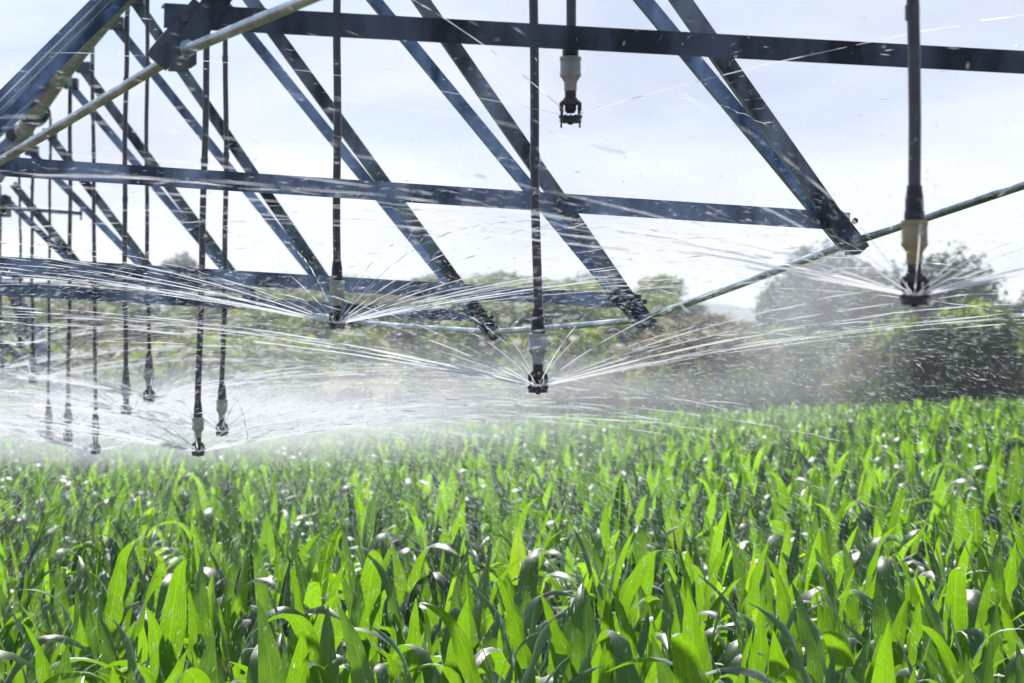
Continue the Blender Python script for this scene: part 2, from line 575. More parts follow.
PR = 0.047
mb = MB()
dd = np.linspace(1.5, 30.6, 80)
zz = np.interp(dd, PD, PZ)
zz = np.convolve(np.pad(zz, 3, mode='edge'), np.ones(7) / 7, 'valid')
mb.tube([(1.73 - 0.27 * d, d, EYE + z) for d, z in zip(dd, zz)], PR, 24)
pipe = part(mb, "pipe", M_PIPE, True)
for d in (5.2, 10.1, 15.6):
    p = pipe_pt(d)
    mb = MB()
    mb.tube([p - AX * 0.028, p - AX * 0.003], PR + 0.03, 24)
    mb.tube([p + AX * 0.003, p + AX * 0.028], PR + 0.03, 24)
    for k in range(8):
        a = k * math.pi / 4 + 0.2
        o_ = (NX * math.cos(a) + Vector((0, 0, math.sin(a)))) * (PR + 0.019)
        mb.tube([p + o_ - AX * 0.045, p + o_ + AX * 0.045], 0.007, 6)
    f_ = part(mb, "flange", M_BRACKET, True, pipe)

# truss nodes: rod point on the right and left of each cross strut
R = {0: at(2550, -330, 4.55), 1: at(1349, 74, 6.3), 2: at(850, 243, 7.9), 3: at(641, 320, 9.5), 4: at(491, 332, 11.3),
     5: at(353, 322, 13.3), 6: at(252, 301, 15.3), 7: at(167, 292, 16.8), 8: at(94, 284, 18.3)}
Lp = {0: at(520, -95, 4.05), 1: at(180, 53, 5.7), 2: at(-45, 187, 7.3)}
MID = {0: 4.3, 1: 6.0, 2: 7.6, 3: 9.2, 4: 11.0, 5: 13.0, 6: 15.0, 7: 16.5, 8: 18.0}
for k in range(3, 9):
    d = MID[k]
    c = Vector((1.755 - 0.27 * d, d, 0))
    r = R[k]
    Lp[k] = Vector((2 * c.x - r.x, 2 * c.y - r.y, r.z + 0.12))
SU = {1: (0.070, 0.072), 2: (0.058, 0.056)}        # strut above the rod (left, right)
S_L, S_R = {}, {}
for k in range(0, 9):
    sl, sr = SU.get(k, (0.056, 0.056))
    S_L[k] = Lp[k] + Vector((0, 0, sl)); S_R[k] = R[k] + Vector((0, 0, sr))
S_R[1] = at(1349, 80, 6.3)
S_R[3] = at(641, 302, 9.5); S_L[3] = at(-100, 258, 8.9)
S_R[4] = at(487, 317, 11.3); S_L[4] = at(-128, 282.5, 10.7)

M_STRUT = M_ANGLE
for k in range(0, 9):
    a, b = S_L[k], S_R[k]
    ax = (b - a).normalized()
    mb = MB()
    # upright face towards the viewer, second leg going back from its lower edge
    up = Vector((0, 0, 1))
    sz = {0: 0.05, 1: 0.047, 2: 0.048, 3: 0.046}.get(k, 0.042)
    mb.angle_iron(a - ax * 0.03, b + ax * 0.0, -up, sz, sz, 0.005, 1 if ax.cross(-up).y > 0 else -1)
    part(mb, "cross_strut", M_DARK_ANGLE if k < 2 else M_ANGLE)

# braces: from each node up to two points on the pipe
JN = {0: (3.9, 4.6), 1: (5.55, 6.35), 2: (7.25, 7.95), 3: (8.85, 9.6), 4: (10.6, 11.45), 5: (12.62, 13.3), 6: (14.72, 15.25), 7: (16.2, 16.75), 8: (17.75, 18.25)}
JR_PX = {2: ((425, -366), (395, -302)), 3: ((305, -169), (270, -128)), 4: ((205, -64), (185, -45)), 5: ((136, 2), (116, 26)),
         6: ((84, 70), (71, 86)), 7: ((50, 136), (32, 153)), 8: ((13, 184), (3, 196))}
for k in range(0, 9):
    for side, nodes in ((1, R), (-1, Lp)):
        base = nodes[k]
        inward = -NX * side
        for q, dj in enumerate(JN[k]):
            if side > 0 and k in JR_PX:
                px, py = JR_PX[k][q]
                top = at(px, py, dj + 0.02)
            elif side < 0 and k == 2:
                top = at(400, -297 + 15 * q, dj)
            elif side < 0 and k == 3:
                top = at(287, -176 + 10 * q, dj)
            else:
                top = pipe_pt(dj, 0.05 * side, -0.02)
            off = -AX * 0.022 if q == 0 else AX * 0.022
            lo = base + off
            if side < 0 and k == 2:
                lo = at(-45, 148 + 15 * q, 7.3 - 0.03 + 0.06 * q)
            if side < 0 and k == 3:
                lo = at(-100, 211 + 10 * q, 8.87 + 0.06 * q)
            dirv = (top - lo).normalized()
            mb = MB()
            lo2 = lo + dirv * 0.005
            hint = AX if q == 0 else -AX
            s1 = 0.050 if q == 0 else 0.042
            # the flat face looks towards the viewer
            ax = (top - lo2).normalized()
            hint = ax.cross(Vector((0, -1, 0.15)))
            v = ax.cross(hint)
            mb.angle_iron(lo2, top, hint, s1 - 0.004, 0.036, 0.005, 1 if v.y > 0 else -1)
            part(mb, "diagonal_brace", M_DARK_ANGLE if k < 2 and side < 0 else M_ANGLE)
            # saddle tab that bolts the brace to the pipe
            if k < 8:
                t_ = MB()
                t_.box(top + Vector((0, 0, 0.012)), (0.07, 0.075, 0.05))
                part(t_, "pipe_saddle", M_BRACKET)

mb = MB()
mb.tube([at(-48, 149, 7.2), at(60, 42, 7.24), at(400, -298, 7.2)], 0.0035, 6)
mb.tube([at(-48, 158, 7.2), at(100, 12, 7.23), at(400, -289, 7.2)], 0.0022, 6)
part(mb, "brace_cable", M_ROD, True)
# node plates with clamps and bolts
for k in range(0, 9):
    for side, nodes, st in ((1, R, S_R), (-1, Lp, S_L)):
        p = nodes[k]; s = st[k]
        rotz = Matrix.Rotation(math.atan2(NX.y, NX.x), 3, 'Z')
        mb = MB()
        mid = (p + s) / 2
        h = (s - p).length + 0.05
        lean = Matrix.Rotation(-side * 0.7, 3, 'Y')
        slim = 1.0 if k < 2 else 0.7
        mb.box(mid + Vector((0, -0.004, 0.0)), (0.05 * slim, 0.012, h + 0.02 * slim), rotz @ lean)
        mb.box(mid + AX * 0.06, (0.046 * slim, 0.012, h), rotz @ lean)
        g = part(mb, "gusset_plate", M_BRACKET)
        mb = MB()
        mb.box(p + Vector((0, 0, -0.004)), (0.052 * slim, 0.075, 0.042 * slim), rotz)
        mb.box(p + Vector((0, -0.03, -0.022)), (0.034 * slim, 0.03, 0.03 * slim), rotz)
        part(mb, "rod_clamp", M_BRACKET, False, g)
        for e in (-0.013, 0.018):
            mb = MB()
            c = mid + Vector((e * 0.6, -0.012, e * 1.6))
            mb.tube([c, c + Vector((0, -0.012, 0))], 0.009, 6)
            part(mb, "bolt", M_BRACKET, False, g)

# truss rods, one length between each pair of nodes
for nodes in (R, Lp):
    seq = [nodes[k] for k in range(0, 9)] + [pipe_pt(28.5, 0.05 if nodes is R else -0.05, -0.04)]
    for a, b in zip(seq[:-1], seq[1:]):
        ax = (b - a).normalized()
        mb = MB()
        mb.tube([a - ax * 0.035, a + ax * 0.01, (a + b) / 2 + Vector((0, 0, -0.003)), b - ax * 0.01, b + ax * 0.02], 0.0105, 14)
        # forged heads
        mb.tube([a - ax * 0.05, a - ax * 0.03], 0.017, 8)
        part(mb, "truss_rod", M_ROD, True)

# end tower
top = pipe_pt(29.8)
gz = 0.04 * 30 * math.tanh(top.x / 30)
feet = {}
for s in (1, -1):
    for e in (-0.4, 0.4):
        foot = top + NX * (2.52 * s) + AX * e
        foot.z = gz + 0.42
        mb = MB()
        mb.tube([top + NX * 1.3 * s + AX * e * 0.4, foot], 0.058, 14)
        part(mb, "tower_leg", M_TOWER, True)
        feet[(s, e)] = foot
mb = MB()
mb.tube([top - NX * 1.45 - Vector((0, 0, 0.02)), top + NX * 1.45 - Vector((0, 0, 0.02))], 0.05, 12)
part(mb, "head_beam", M_TOWER, True)
mb = MB()
bl, br = top - NX * 2.9, top + NX * 2.9
bl.z = br.z = gz + 0.45
mb.tube([bl, br], 0.07, 12)
part(mb, "base_beam", M_TOWER, True)
mb = MB()
mb.tube([at(-60, 287, 28.8), at(122, 448, 29.2)], 0.036, 10)
part(mb, "tower_brace", M_TOWER, True)
mb = MB()
mb.tube([at(-40, 204, 19.2), at(82, 213, 19.5)], 0.016, 8)
mb.tube([at(81, 207, 19.5), at(81, 220, 19.5)], 0.008, 6)
part(mb, "cable_boom", M_TOWER, True)
mb = MB()
mb.box(at(-4, 206, 18.9), (0.16, 0.2, 0.13))
part(mb, "control_box", M_BRACKET)
for s in (1, -1):
    c = top + NX * (2.52 * s); c.z = gz + 0.45
    mb = MB()
    ringp = [c + NX * 0 + (NX * math.cos(a) + Vector((0, 0, math.sin(a)))) * 0.36 for a in np.linspace(0, 2 * math.pi, 25)]
    mb.tube(ringp, 0.11, 10, cap=False)
    w_ = part(mb, "tyre", M_RUBBER, True)
    mb = MB()
    mb.tube([c - AX * 0.05, c + AX * 0.05], 0.26, 20)
    part(mb, "wheel_rim", M_TOWER, True, w_)

# ------------------------------------------------------------------ drop sprinklers
# (px of hose at nozzle, py of plate bottom, lean px at top, depth, regulator material, hose radius, label)
DROPS = [
    (914.5, 305, 1.0, 4.75, M_OLIVE, 0.0102, "black drop hose with large olive regulator, farthest to the right against the sky"),
    (570.5, 123, 0.0, 6.05, M_GREYREG, 0.0100, "short drop hose with pale grey regulator hanging high against the bright sky"),
    (538.0, 393, 0.5, 6.75, M_GREYREG, 0.0102, "black drop hose with pale grey block regulator spraying in the middle of the picture"),
    (337.0, 329, 2.0, 8.3, M_CREAM, 0.0108, "drop hose with cream regulator spraying in front of the third cross strut"),
    (198.0, 456, 11.0, 10.9, M_CREAM, 0.0118, "long leaning drop hose whose sprinkler sprays just above the corn tops"),
    (222.0, 436, 2.0, 11.5, M_CREAM, 0.0100, "thin upright drop hose beside the long leaning hose"),
    (126.0, 416, 1.5, 12.9, M_GREYREG, 0.0105, "drop hose with bulging grey sprinkler beside a thinner shorter hose"),
    (149.0, 402, -1.0, 12.3, M_CREAM, 0.0085, "thin drop hose ending in a cream sprinkler, between bulging grey one and leaning hose"),
    (95.5, 454, -3.0, 14.3, M_GREYREG, 0.0095, "speckled drop hose in front of the tower leg, sprinkler spraying low on corn"),
    (68.0, 441, 2.0, 15.0, M_GREYREG, 0.0105, "drop hose hanging through white mist before the tower legs"),
    (48.5, 440, 2.0, 16.3, M_GREYREG, 0.0080, "faint thin drop hose half lost in white mist by the tower"),
    (33.0, 383, 0.0, 16.9, M_GREYREG, 0.0095, "drop hose with high spraying nozzle beside the tower, near the left edge"),
    (20.0, 348, -1.0, 17.6, M_GREYREG, 0.0080, "shorter thin drop hose just left of the high spraying nozzle by the tower"),
    (1.0, 372, -1.0, 18.6, M_GREYREG, 0.0095, "drop hose cut by the left edge of the picture"),
]
noz = []
for i, (px, py, lean, d, mreg, hr, lab) in enumerate(DROPS):
    bot = at(px, py, d)
    pp = pipe_pt(d)
    topx = bot.x + lean * d / F
    t_ = empty("drop_sprinkler", bot)
    tag(t_, lab, "sprinkler", "sprinkler drops hanging along the span")
    sc_ = 1.1 if i < 4 else 1.14
    def P(mb, name, mat, sm=True):
        o = mb.build(name, mat, t_, sm)
        o.scale = (sc_, sc_, sc_)
        return o
    # deflector plate with curved rim and grooves
    mb = MB()
    mb.lathe([(0.004, -0.003), (0.005, 0.0), (0.0182, 0.0003), (0.0200, 0.0015), (0.0200, 0.0105), (0.0185, 0.0125), (0.010, 0.009), (0.003, 0.013)], n=24)
    for k in range(12):
        a = k * math.pi / 6
        mb.box((0.0185 * math.cos(a), 0.0185 * math.sin(a), 0.0115), (0.006, 0.003, 0.005), Matrix.Rotation(a, 3, 'Z'))
    if i == 1:
        for s in (-1, 1):
            mb.tube([(0.017 * s, 0, 0), (0.017 * s, 0, -0.009)], 0.0018, 6)
    P(mb, "deflector_plate", M_PLATE)
    # frame arms
    mb = MB()
    for s in (-1, 1):
        mb.tube([(0.0160 * s, 0, 0.010), (0.0160 * s, 0, 0.020), (0.0165 * s, 0, 0.034), (0.009 * s, 0, 0.038)], [0.0026, 0.0028, 0.0032, 0.004], 6)
        mb.box((0.0165 * s, -0.002, 0.030), (0.0075, 0.010, 0.015))
        mb.box((0.0120 * s, 0.001, 0.037), (0.010, 0.011, 0.008))
    mb.lathe([(0.0085, 0.033), (0.0135, 0.034), (0.0135, 0.045), (0.0085, 0.047)], n=12)
    P(mb, "nozzle_frame", M_PLATE)
    mb = MB()
    mb.lathe([(0.0070, 0.018), (0.0105, 0.024), (0.0105, 0.046), (0.0105, 0.048), (0.0105, 0.060)], n=14)
    P(mb, "nozzle", M_COUPLING)
    mb = MB()
    mb.lathe([(0.0095, 0.058), (0.0115, 0.059), (0.0118, 0.074), (0.0135, 0.078), (0.0185, 0.0845), (0.0195, 0.086), (0.0195, 0.091),
              (0.0188, 0.092), (0.0188, 0.114), (0.0198, 0.115), (0.0198, 0.121), (0.014, 0.1225)], n=10 if i in (2,) else 18)
    P(mb, "pressure_regulator", mreg, True)
    mb = MB()
    mb.lathe([(0.0145, 0.121), (0.0150, 0.124), (0.0150, 0.133), (0.0135, 0.136), (0.0135, 0.152), (0.0118, 0.162), (0.0108, 0.172)], n=14)
    P(mb, "hose_coupling", M_COUPLING)
    # hose with a slight sway, then the gooseneck over the pipe
    zt = pp.z - bot.z + 0.02
    tl = Vector((topx - bot.x, 0, zt))
    hs = Vector((0, 0, 0.165 * sc_))
    pts = []
    sway = rng.uniform(-0.012, 0.012)
    for k in range(15):
        u = k / 14
        p = hs.lerp(tl, u)
        p.x += sway * math.sin(u * math.pi) + 0.0016 * math.sin(u * 17 + i)
        pts.append(p)
    mb = MB()
    mb.tube(pts, hr, 12)
    # occasional bands on the hose
    for u in (0.22, 0.5, 0.78):
        q = hs.lerp(tl, u + rng.uniform(-.05, .05)); q.x += sway * math.sin(u * math.pi) + 0.0016 * math.sin(u * 17 + i)
        mb.tube([q - Vector((0, 0, 0.012)), q + Vector((0, 0, 0.012))], hr * 1.16, 12)
    o = mb.build("hose", M_HOSE, t_, True)
    mb = MB()
    root = pipe_pt(d, 0, PR - 0.005) - bot
    arc = [root, root + Vector((0, 0, 0.07))]
    for k in range(1, 8):
        a = math.pi * k / 8
        c = (root + tl) / 2
        hx_ = (tl.x - root.x) / 2; hy_ = (tl.y - root.y) / 2
        arc.append(Vector((c.x - hx_ * math.cos(a), c.y - hy_ * math.cos(a), root.z + 0.07 + 0.06 * math.sin(a))))
    arc += [Vector((tl.x, tl.y, root.z + 0.05)), tl]
    mb.tube(arc, hr * 1.05, 10)
    mb.build("gooseneck", M_PIPE, t_, True)
    noz.append((bot, sc_, d))

# ------------------------------------------------------------------ spray
def spray_mesh(bot, sc_, d, seed, n_jets, n_drops, v0=8.2):
    r = np.random.default_rng(seed)
    V, Q = [], []
    nv = 0
    g = 9.81
    c0 = np.array([bot.x, bot.y, bot.z + 0.012 * sc_])

    def ball(t, az, el, v):
        h = v * math.cos(el) * t
        return np.array([math.cos(az) * h, math.sin(az) * h, v * math.sin(el) * t - 0.5 * g * t * t])
    az0 = r.uniform(0, 6.28)
    for j in range(n_jets):
        az = az0 + 2 * math.pi * j / n_jets + r.normal(0, 0.05)
        el = math.radians(r.normal(12.3, 0.9)); v = v0 * r.uniform(0.94, 1.06)
        L = r.uniform(0.85, 1.6)
        # solid jet, then broken ligaments
        s = 0.014 * sc_
        segs = [(s, L * 0.55)]
        p = L * 0.55 + 0.02
        while p < L * 1.5:
            q = p + r.uniform(0.04, 0.22)
            segs.append((p, q)); p = q + r.uniform(0.005, 0.05)
        for a, b in segs:
            m = max(3, int((b - a) / 0.07) + 2)
            ds = np.linspace(a, b, m)
            w = (0.0010 if abs(d - 6.05) < 0.01 else 0.0011 if d < 5 else 0.0014 if d < 10 else 0.0024) * r.uniform(0.7, 1.25) * (1 - 0.25 * ds / L)
            w = w * (1 + 0.18 * r.standard_normal(m))
            w[-1] *= 0.3
            if a > 0.1: w[0] *= 0.3
            pts = np.array([ball(x / (v * math.cos(el)), az, el, v) for x in ds]) + c0
            wob = r.normal(0, 0.0012, (m, 3)) * (ds / L)[:, None]
            pts = pts + wob
            perp = np.array([-math.sin(az), math.cos(az), 0])
            upv = np.array([0, 0, 1.0])
            for i in range(m):
                for k in range(4):
                    an = k * math.pi / 2 + 0.4
                    V.append(pts[i] + (perp * math.cos(an) + upv * math.sin(an)) * w[i])
            for i in range(m - 1):
                for k in range(4):
                    k2 = (k + 1) % 4
                    Q.append((nv + i * 4 + k, nv + i * 4 + k2, nv + (i + 1) * 4 + k2, nv + (i + 1) * 4 + k))
            nv += m * 4
    V = np.array(V); Q = np.array(Q, dtype=np.int64)
    keep = np.ones(len(V), bool)
    # droplets: short stretched beads along the falling arcs
    N = n_drops
    az = r.uniform(0, 2 * np.pi, N); el = np.radians(r.normal(12, 6, N)); v = v0 * r.uniform(0.45, 1.1, N)
    tmax = r.uniform(0.03, 1.0, N) ** 0.8 * 0.62
    h = v * np.cos(el) * tmax * (1 - 0.25 * tmax)
    pos = np.stack([np.cos(az) * h, np.sin(az) * h, v * np.sin(el) * tmax - 0.5 * g * tmax ** 2], 1) + c0
    pos += r.normal(0, 0.035, (N, 3)) * (0.3 + tmax[:, None] * 2)
    vel = np.stack([np.cos(az) * v * np.cos(el) * (1 - .5 * tmax), np.sin(az) * v * np.cos(el) * (1 - .5 * tmax), v * np.sin(el) - g * tmax], 1)
    vel += r.normal(0, 0.5, (N, 3))
    ok = (pos[:, 1] > 3.6) & (pos[:, 2] > 0.75) & (h > 0.12)
    pos, vel = pos[ok], vel[ok]
    N = len(pos)
    sp = np.linalg.norm(vel, axis=1, keepdims=True)
    dr = vel / sp
    ln = (0.0042 * sp[:, 0] * r.uniform(0.25, 1.5, N))
    rad = (0.00026 + 0.00080 * r.random(N) ** 4) * (1.0 if d < 10 else 1.4)
    a = np.cross(dr, np.array([0.3, -0.9, 0.2])); a /= np.linalg.norm(a, axis=1, keepdims=True)
    b = np.cross(dr, a)
    tip0 = pos - dr * ln[:, None] / 2
    tip1 = pos + dr * ln[:, None] / 2
    m1 = pos + a * rad[:, None]
    m2 = pos + (-0.5 * a + 0.866 * b) * rad[:, None]
    m3 = pos + (-0.5 * a - 0.866 * b) * rad[:, None]
    DV = np.stack([tip0, tip1, m1, m2, m3], 1).reshape(-1, 3)
    o = np.arange(N)[:, None] * 5
    T = np.concatenate([o + np.array([[0, 3, 2]]), o + np.array([[0, 4, 3]]), o + np.array([[0, 2, 4]]),
                        o + np.array([[1, 2, 3]]), o + np.array([[1, 3, 4]]), o + np.array([[1, 4, 2]])], 0)
    # everything as triangles
    TQ = np.concatenate([Q[:, [0, 1, 2]], Q[:, [0, 2, 3]]], 0)
    allV = np.concatenate([V, DV], 0)
    allT = np.concatenate([TQ, T + len(V)], 0)
    # nothing in the lens
    bad = allV[:, 1] < 2.4
    allT = allT[~bad[allT].any(1)]
    return allV, allT


SPRAY_LABELS = [
    "water jets fanning from the olive sprinkler at the right against trees and sky",
    "faint water jets from the pale sprinkler hanging high in the sky",
    "bright fan of water jets from the middle sprinkler above the corn",
    "dense fan of water jets in front of the third cross strut",
    "low fan of water jets skimming the corn from the long leaning hose",
    "water jets from the thin upright hose beside the leaning hose",
    "water jets from the bulging grey sprinkler in the mist",
    "water jets from the thin hose between bulging sprinkler and leaning hose",
    "low water jets from the speckled hose before the tower leg",
    "water jets from the hose hanging in white mist before the tower",
    "water jets from the faint thin hose by the tower",
    "water jets from the high nozzle beside the tower near the left edge",
    "water jets from the shorter thin hose beside the tower",
    "water jets from the hose cut by the left edge",
]
for i, (bot, sc_, d) in enumerate(noz):
    nd = (20000 if i < 6 else 12000) if i != 1 else 1500
    v, t = spray_mesh(bot, sc_, d, 100 + i, 42 if i == 3 else 30 if i in (0, 2, 4) else (4 if i == 1 else 24), nd, 8.6 if i < 4 else 7.6)
    o = bpy.data.objects.new("water_spray", np_mesh("water_spray", v - np.array(bot), t, M_WATER, smooth=True))
    o.location = bot
    col.objects.link(o)
    tag(o, SPRAY_LABELS[i], "water spray", "fans of irrigation water", "stuff")

# ------------------------------------------------------------------ corn
def leaf_strip(length, width, el0, bend, twist, nseg, across, r, fold=0.28, wav=0.0, kink=0.5, sharp=0.16):
    """leaf arching in the +X / Z plane from the origin; returns verts, quads, uv"""
    V, U = [], []
    p = np.array([0.0, 0.0, 0.0])
    el = el0
    side0 = np.array([0, 1.0, 0])
    ds = length / nseg
    us = (np.arange(nseg) + 1) / nseg
    bw = np.exp(-0.5 * ((us - kink) / sharp) ** 2) + 0.12
    bw = bw / bw.sum()
    ph = r.uniform(0, 6.28)
    for i in range(nseg + 1):
        u = i / nseg
        tdir = np.array([math.cos(el), 0, math.sin(el)])
        nrm = np.array([-math.sin(el), 0, math.cos(el)])
        tw = twist * u
        s = side0 * math.cos(tw) + nrm * math.sin(tw)
        nn = np.cross(tdir, s)
        w = width * 0.5 * min(1.0, 0.45 + 2.4 * u) * (1 - u ** 1.9) ** 0.95 + 0.0006
        for k in range(across + 1):
            c = (k / across) * 2 - 1
            rip = wav * math.sin(ph + u * 19 + (c > 0) * 2.0) * abs(c) * (1 - u)
            V.append(p + s * c * w + nn * (abs(c) * w * fold * (1.2 - 0.6 * u) * -1 + rip))
            U.append((k / across, u * 3.0))
        p = p + tdir * ds
        if i < nseg: el -= bend * bw[i]
    Q = []
    for i in range(nseg):
        for k in range(across):
            a = i * (across + 1) + k
            Q.append((a, a + 1, a + across + 2, a + across + 1))
    return np.array(V), np.array(Q), np.array(U)


# leaf shapes: lower leaves arch over, upper leaves stand as pointed blades
LEAF_SPECS = []
lr = random.Random(3)
for k in range(9):   # arching over, tip hanging
    LEAF_SPECS.append(("arch", lr.uniform(0.34, 0.46), lr.uniform(0.056, 0.078), math.radians(lr.uniform(64, 80)), math.radians(lr.uniform(95, 165)), lr.uniform(-0.5, 0.5), lr.uniform(0.40, 0.60), lr.uniform(0.10, 0.20)))
for k in range(7):   # standing, tip just folding over
    LEAF_SPECS.append(("mid", lr.uniform(0.28, 0.40), lr.uniform(0.058, 0.082), math.radians(lr.uniform(68, 82)), math.radians(lr.uniform(40, 120)), lr.uniform(-0.7, 0.7), lr.uniform(0.6, 0.8), lr.uniform(0.07, 0.16)))
for k in range(7):   # upright pointed blades
    LEAF_SPECS.append(("up", lr.uniform(0.20, 0.31), lr.uniform(0.052, 0.082), math.radians(lr.uniform(74, 88)), math.radians(lr.uniform(0, 26)), lr.uniform(-0.8, 0.8), 0.6, 0.3))
near_meshes, mid_geo, far_geo, last_geo = [], [], [], []
for k, (kind, ln, wd, e0, bd, tw, kk, sh) in enumerate(LEAF_SPECS):
    v, q, u = leaf_strip(ln, wd, e0, bd, tw, 13, 4, random.Random(k), wav=0.009, kink=kk, sharp=sh)
    near_meshes.append(np_mesh("leaf", v, q, M_CORN, uv=u))
    mid_geo.append(leaf_strip(ln, wd, e0, bd, tw, 9, 2, random.Random(k), kink=kk, sharp=sh))
    far_geo.append(leaf_strip(ln, wd, e0, bd, tw, 6, 2, random.Random(k), kink=kk, sharp=sh))
for k, (kind, ln, wd, e0, bd, tw, kk, sh) in enumerate(LEAF_SPECS):
    last_geo.append(leaf_strip(ln, wd, e0, bd, tw, 5, 1, random.Random(k), kink=kk, sharp=sh))
KIND_IDX = {t: [k for k, s in enumerate(LEAF_SPECS) if s[0] == t] for t in ("arch", "mid", "up")}


def plant_layout(r):
    """list of (leaf index, z, azimuth, scale, tilt) for one plant"""
    az = r.uniform(0, 2 * math.pi)
    out = []
    hs = r.uniform(0.86, 1.17)
    n = 9
    for i in range(n):
        kind = "arch" if i < 2 else (r.choice(["arch", "mid"]) if i < 5 else (r.choice(["arch", "mid"]) if i < 7 else ("up" if i == 7 or r.random() < 0.6 else "mid")))
        z = (0.29 + (0.082 * i if i < 7 else 0.076 * i)) * hs
        a = az + (i % 2) * math.pi + r.gauss(0, 0.35)
        out.append((r.choice(KIND_IDX[kind]), z, a, hs * r.uniform(0.85, 1.1), r.gauss(0, 0.07)))
    return out, hs


pts = []
CELL = 0.20
y = 5.9
while y < 62:
    half = 0.176 * y + 0.45
    x = -half + (0.10 if int(y / CELL) % 2 else 0)
    while x < half:
        pts.append((x + rng.uniform(-.09, .09), y + rng.uniform(-.09, .09)))
        x += CELL
    y += CELL
pts.sort(key=lambda p: p[1])
stalk_mb = MB()
stalk_mb.tube([(0, 0, 0), (0.003, 0, 0.2), (-0.003, 0.002, 0.42), (0, 0, 0.82)], [0.016, 0.015, 0.012, 0.008], 8)
stalk_mesh = None
NEAR = 0
far_V, far_Q, far_U = [], [], []
off = 0
for (x, y) in pts:
    lay, hs = plant_layout(rng)
    gz = float(terrain(x, y))
    inview = abs(x) < 0.1735 * y + 0.10
    if NEAR < 300 and inview and y > 6.05:
        NEAR += 1
        pl = empty("corn_plant", (x, y, gz))
        tag(pl, "young corn plant with broad pointed green leaves in the foreground rows", "corn plant", "corn plants in the foreground")
        if stalk_mesh is None:
            so = stalk_mb.build("stalk", M_STALK, pl, True); stalk_mesh = so.data
        else:
            so = bpy.data.objects.new("stalk", stalk_mesh); col.objects.link(so); so.parent = pl
        so.scale = (1, 1, hs)
        for (k, z, a, s, t) in lay:
            lf = bpy.data.objects.new("leaf", near_meshes[k])
            lf.location = (0, 0, z); lf.rotation_euler = (t, 0, a); lf.scale = (s, s, s)
            col.objects.link(lf); lf.parent = pl
    else:
        geo = mid_geo if y < 20 else far_geo if y < 30 else last_geo
        if y > 20: lay = lay[3:] if y > 30 else lay[2:]
        for (k, z, a, s, t) in lay:
            v, q, u = geo[k]
            ca, sa = math.cos(a), math.sin(a)
            vv = np.empty_like(v)
            vv[:, 0] = (v[:, 0] * ca - v[:, 1] * sa) * s + x
            vv[:, 1] = (v[:, 0] * sa + v[:, 1] * ca) * s + y
            vv[:, 2] = v[:, 2] * s + z + gz
            far_V.append(vv); far_Q.append(q + off); far_U.append(u)
            off += len(v)
fm = np_mesh("corn_field", np.concatenate(far_V), np.concatenate(far_Q), M_CORN, uv=np.concatenate(far_U))
cf = bpy.data.objects.new("corn_field", fm)
col.objects.link(cf)
tag(cf, "rest of the green corn crop reaching back to the field edge", "corn crop", kind="stuff")

# ------------------------------------------------------------------ trees and bushes
def crown_mesh(name, seed, lobes, nleaf, leaf, flat=1.0):
    """unit crown: about 2 wide, 2 tall, centred on the origin, made of leaf clumps"""
    r = np.random.default_rng(seed)
    V = []
    per = nleaf // len(lobes)
    for (cx, cy, cz, rad) in lobes:
        dirs = r.normal(size=(per, 3)); dirs /= np.linalg.norm(dirs, axis=1, keepdims=True)
        rr = rad * (0.55 + 0.5 * r.random(per) ** 0.6)
        rr *= 1 + 0.22 * np.sin(dirs[:, 0] * 7 + seed) * np.sin(dirs[:, 2] * 6 + cx * 9)
        c = np.array([cx, cy, cz]) + dirs * rr[:, None] * np.array([1, 1, flat])
        nrm = dirs + r.normal(0, 0.55, (per, 3)); nrm /= np.linalg.norm(nrm, axis=1, keepdims=True)
        a = np.cross(nrm, r.normal(size=(per, 3))); a /= np.linalg.norm(a, axis=1, keepdims=True)
        b = np.cross(nrm, a)
        s = leaf * (0.5 + r.random(per))[:, None]
        V.append(np.stack([c - a * s, c + b * s * 0.6, c + a * s, c - b * s * 0.6], 1))
    V = np.concatenate(V).reshape(-1, 3)
    Q = np.arange(len(V)).reshape(-1, 4)
    return np_mesh(name, V, Q, None, smooth=False)


def lobes_round(r, n, spread=0.62, rad=(0.28, 0.48)):
    out = [(0, 0, 0.0, 0.66)]
    for _ in range(n):
        a, e = r.uniform(0, 6.28), math.asin(r.uniform(-0.7, 0.99))
        out.append((spread * math.cos(a) * math.cos(e), spread * math.sin(a) * math.cos(e), spread * math.sin(e), r.uniform(*rad)))
    return out


tr = random.Random(21)
TREE_M = [crown_mesh("crown", 40 + k, lobes_round(tr, 20, 0.6, (0.32, 0.48)), 6000, 0.055) for k in range(3)]
def lobes_domed(r, n, lean):
    out = [(0, 0, -0.1, 0.6), (0, 0, 0.25, 0.55)]
    for _ in range(n):
        a = r.uniform(0, 6.28); z = r.uniform(-0.65, 0.62)
        rr = 0.66 if z < 0.35 else 0.52
        out.append((rr * math.cos(a) + lean * z * 0.2, rr * math.sin(a), z, r.uniform(0.26, 0.40)))
    return out


BIG_M = [crown_mesh("crown", 50 + k, lobes_domed(tr, 30, (0.1, -0.6)[k]), 9000, 0.042) for k in range(2)]
BUSH_M = [crown_mesh("crown", 60 + k, lobes_round(tr, 9, 0.6, (0.3, 0.5)), 2200, 0.075) for k in range(4)]


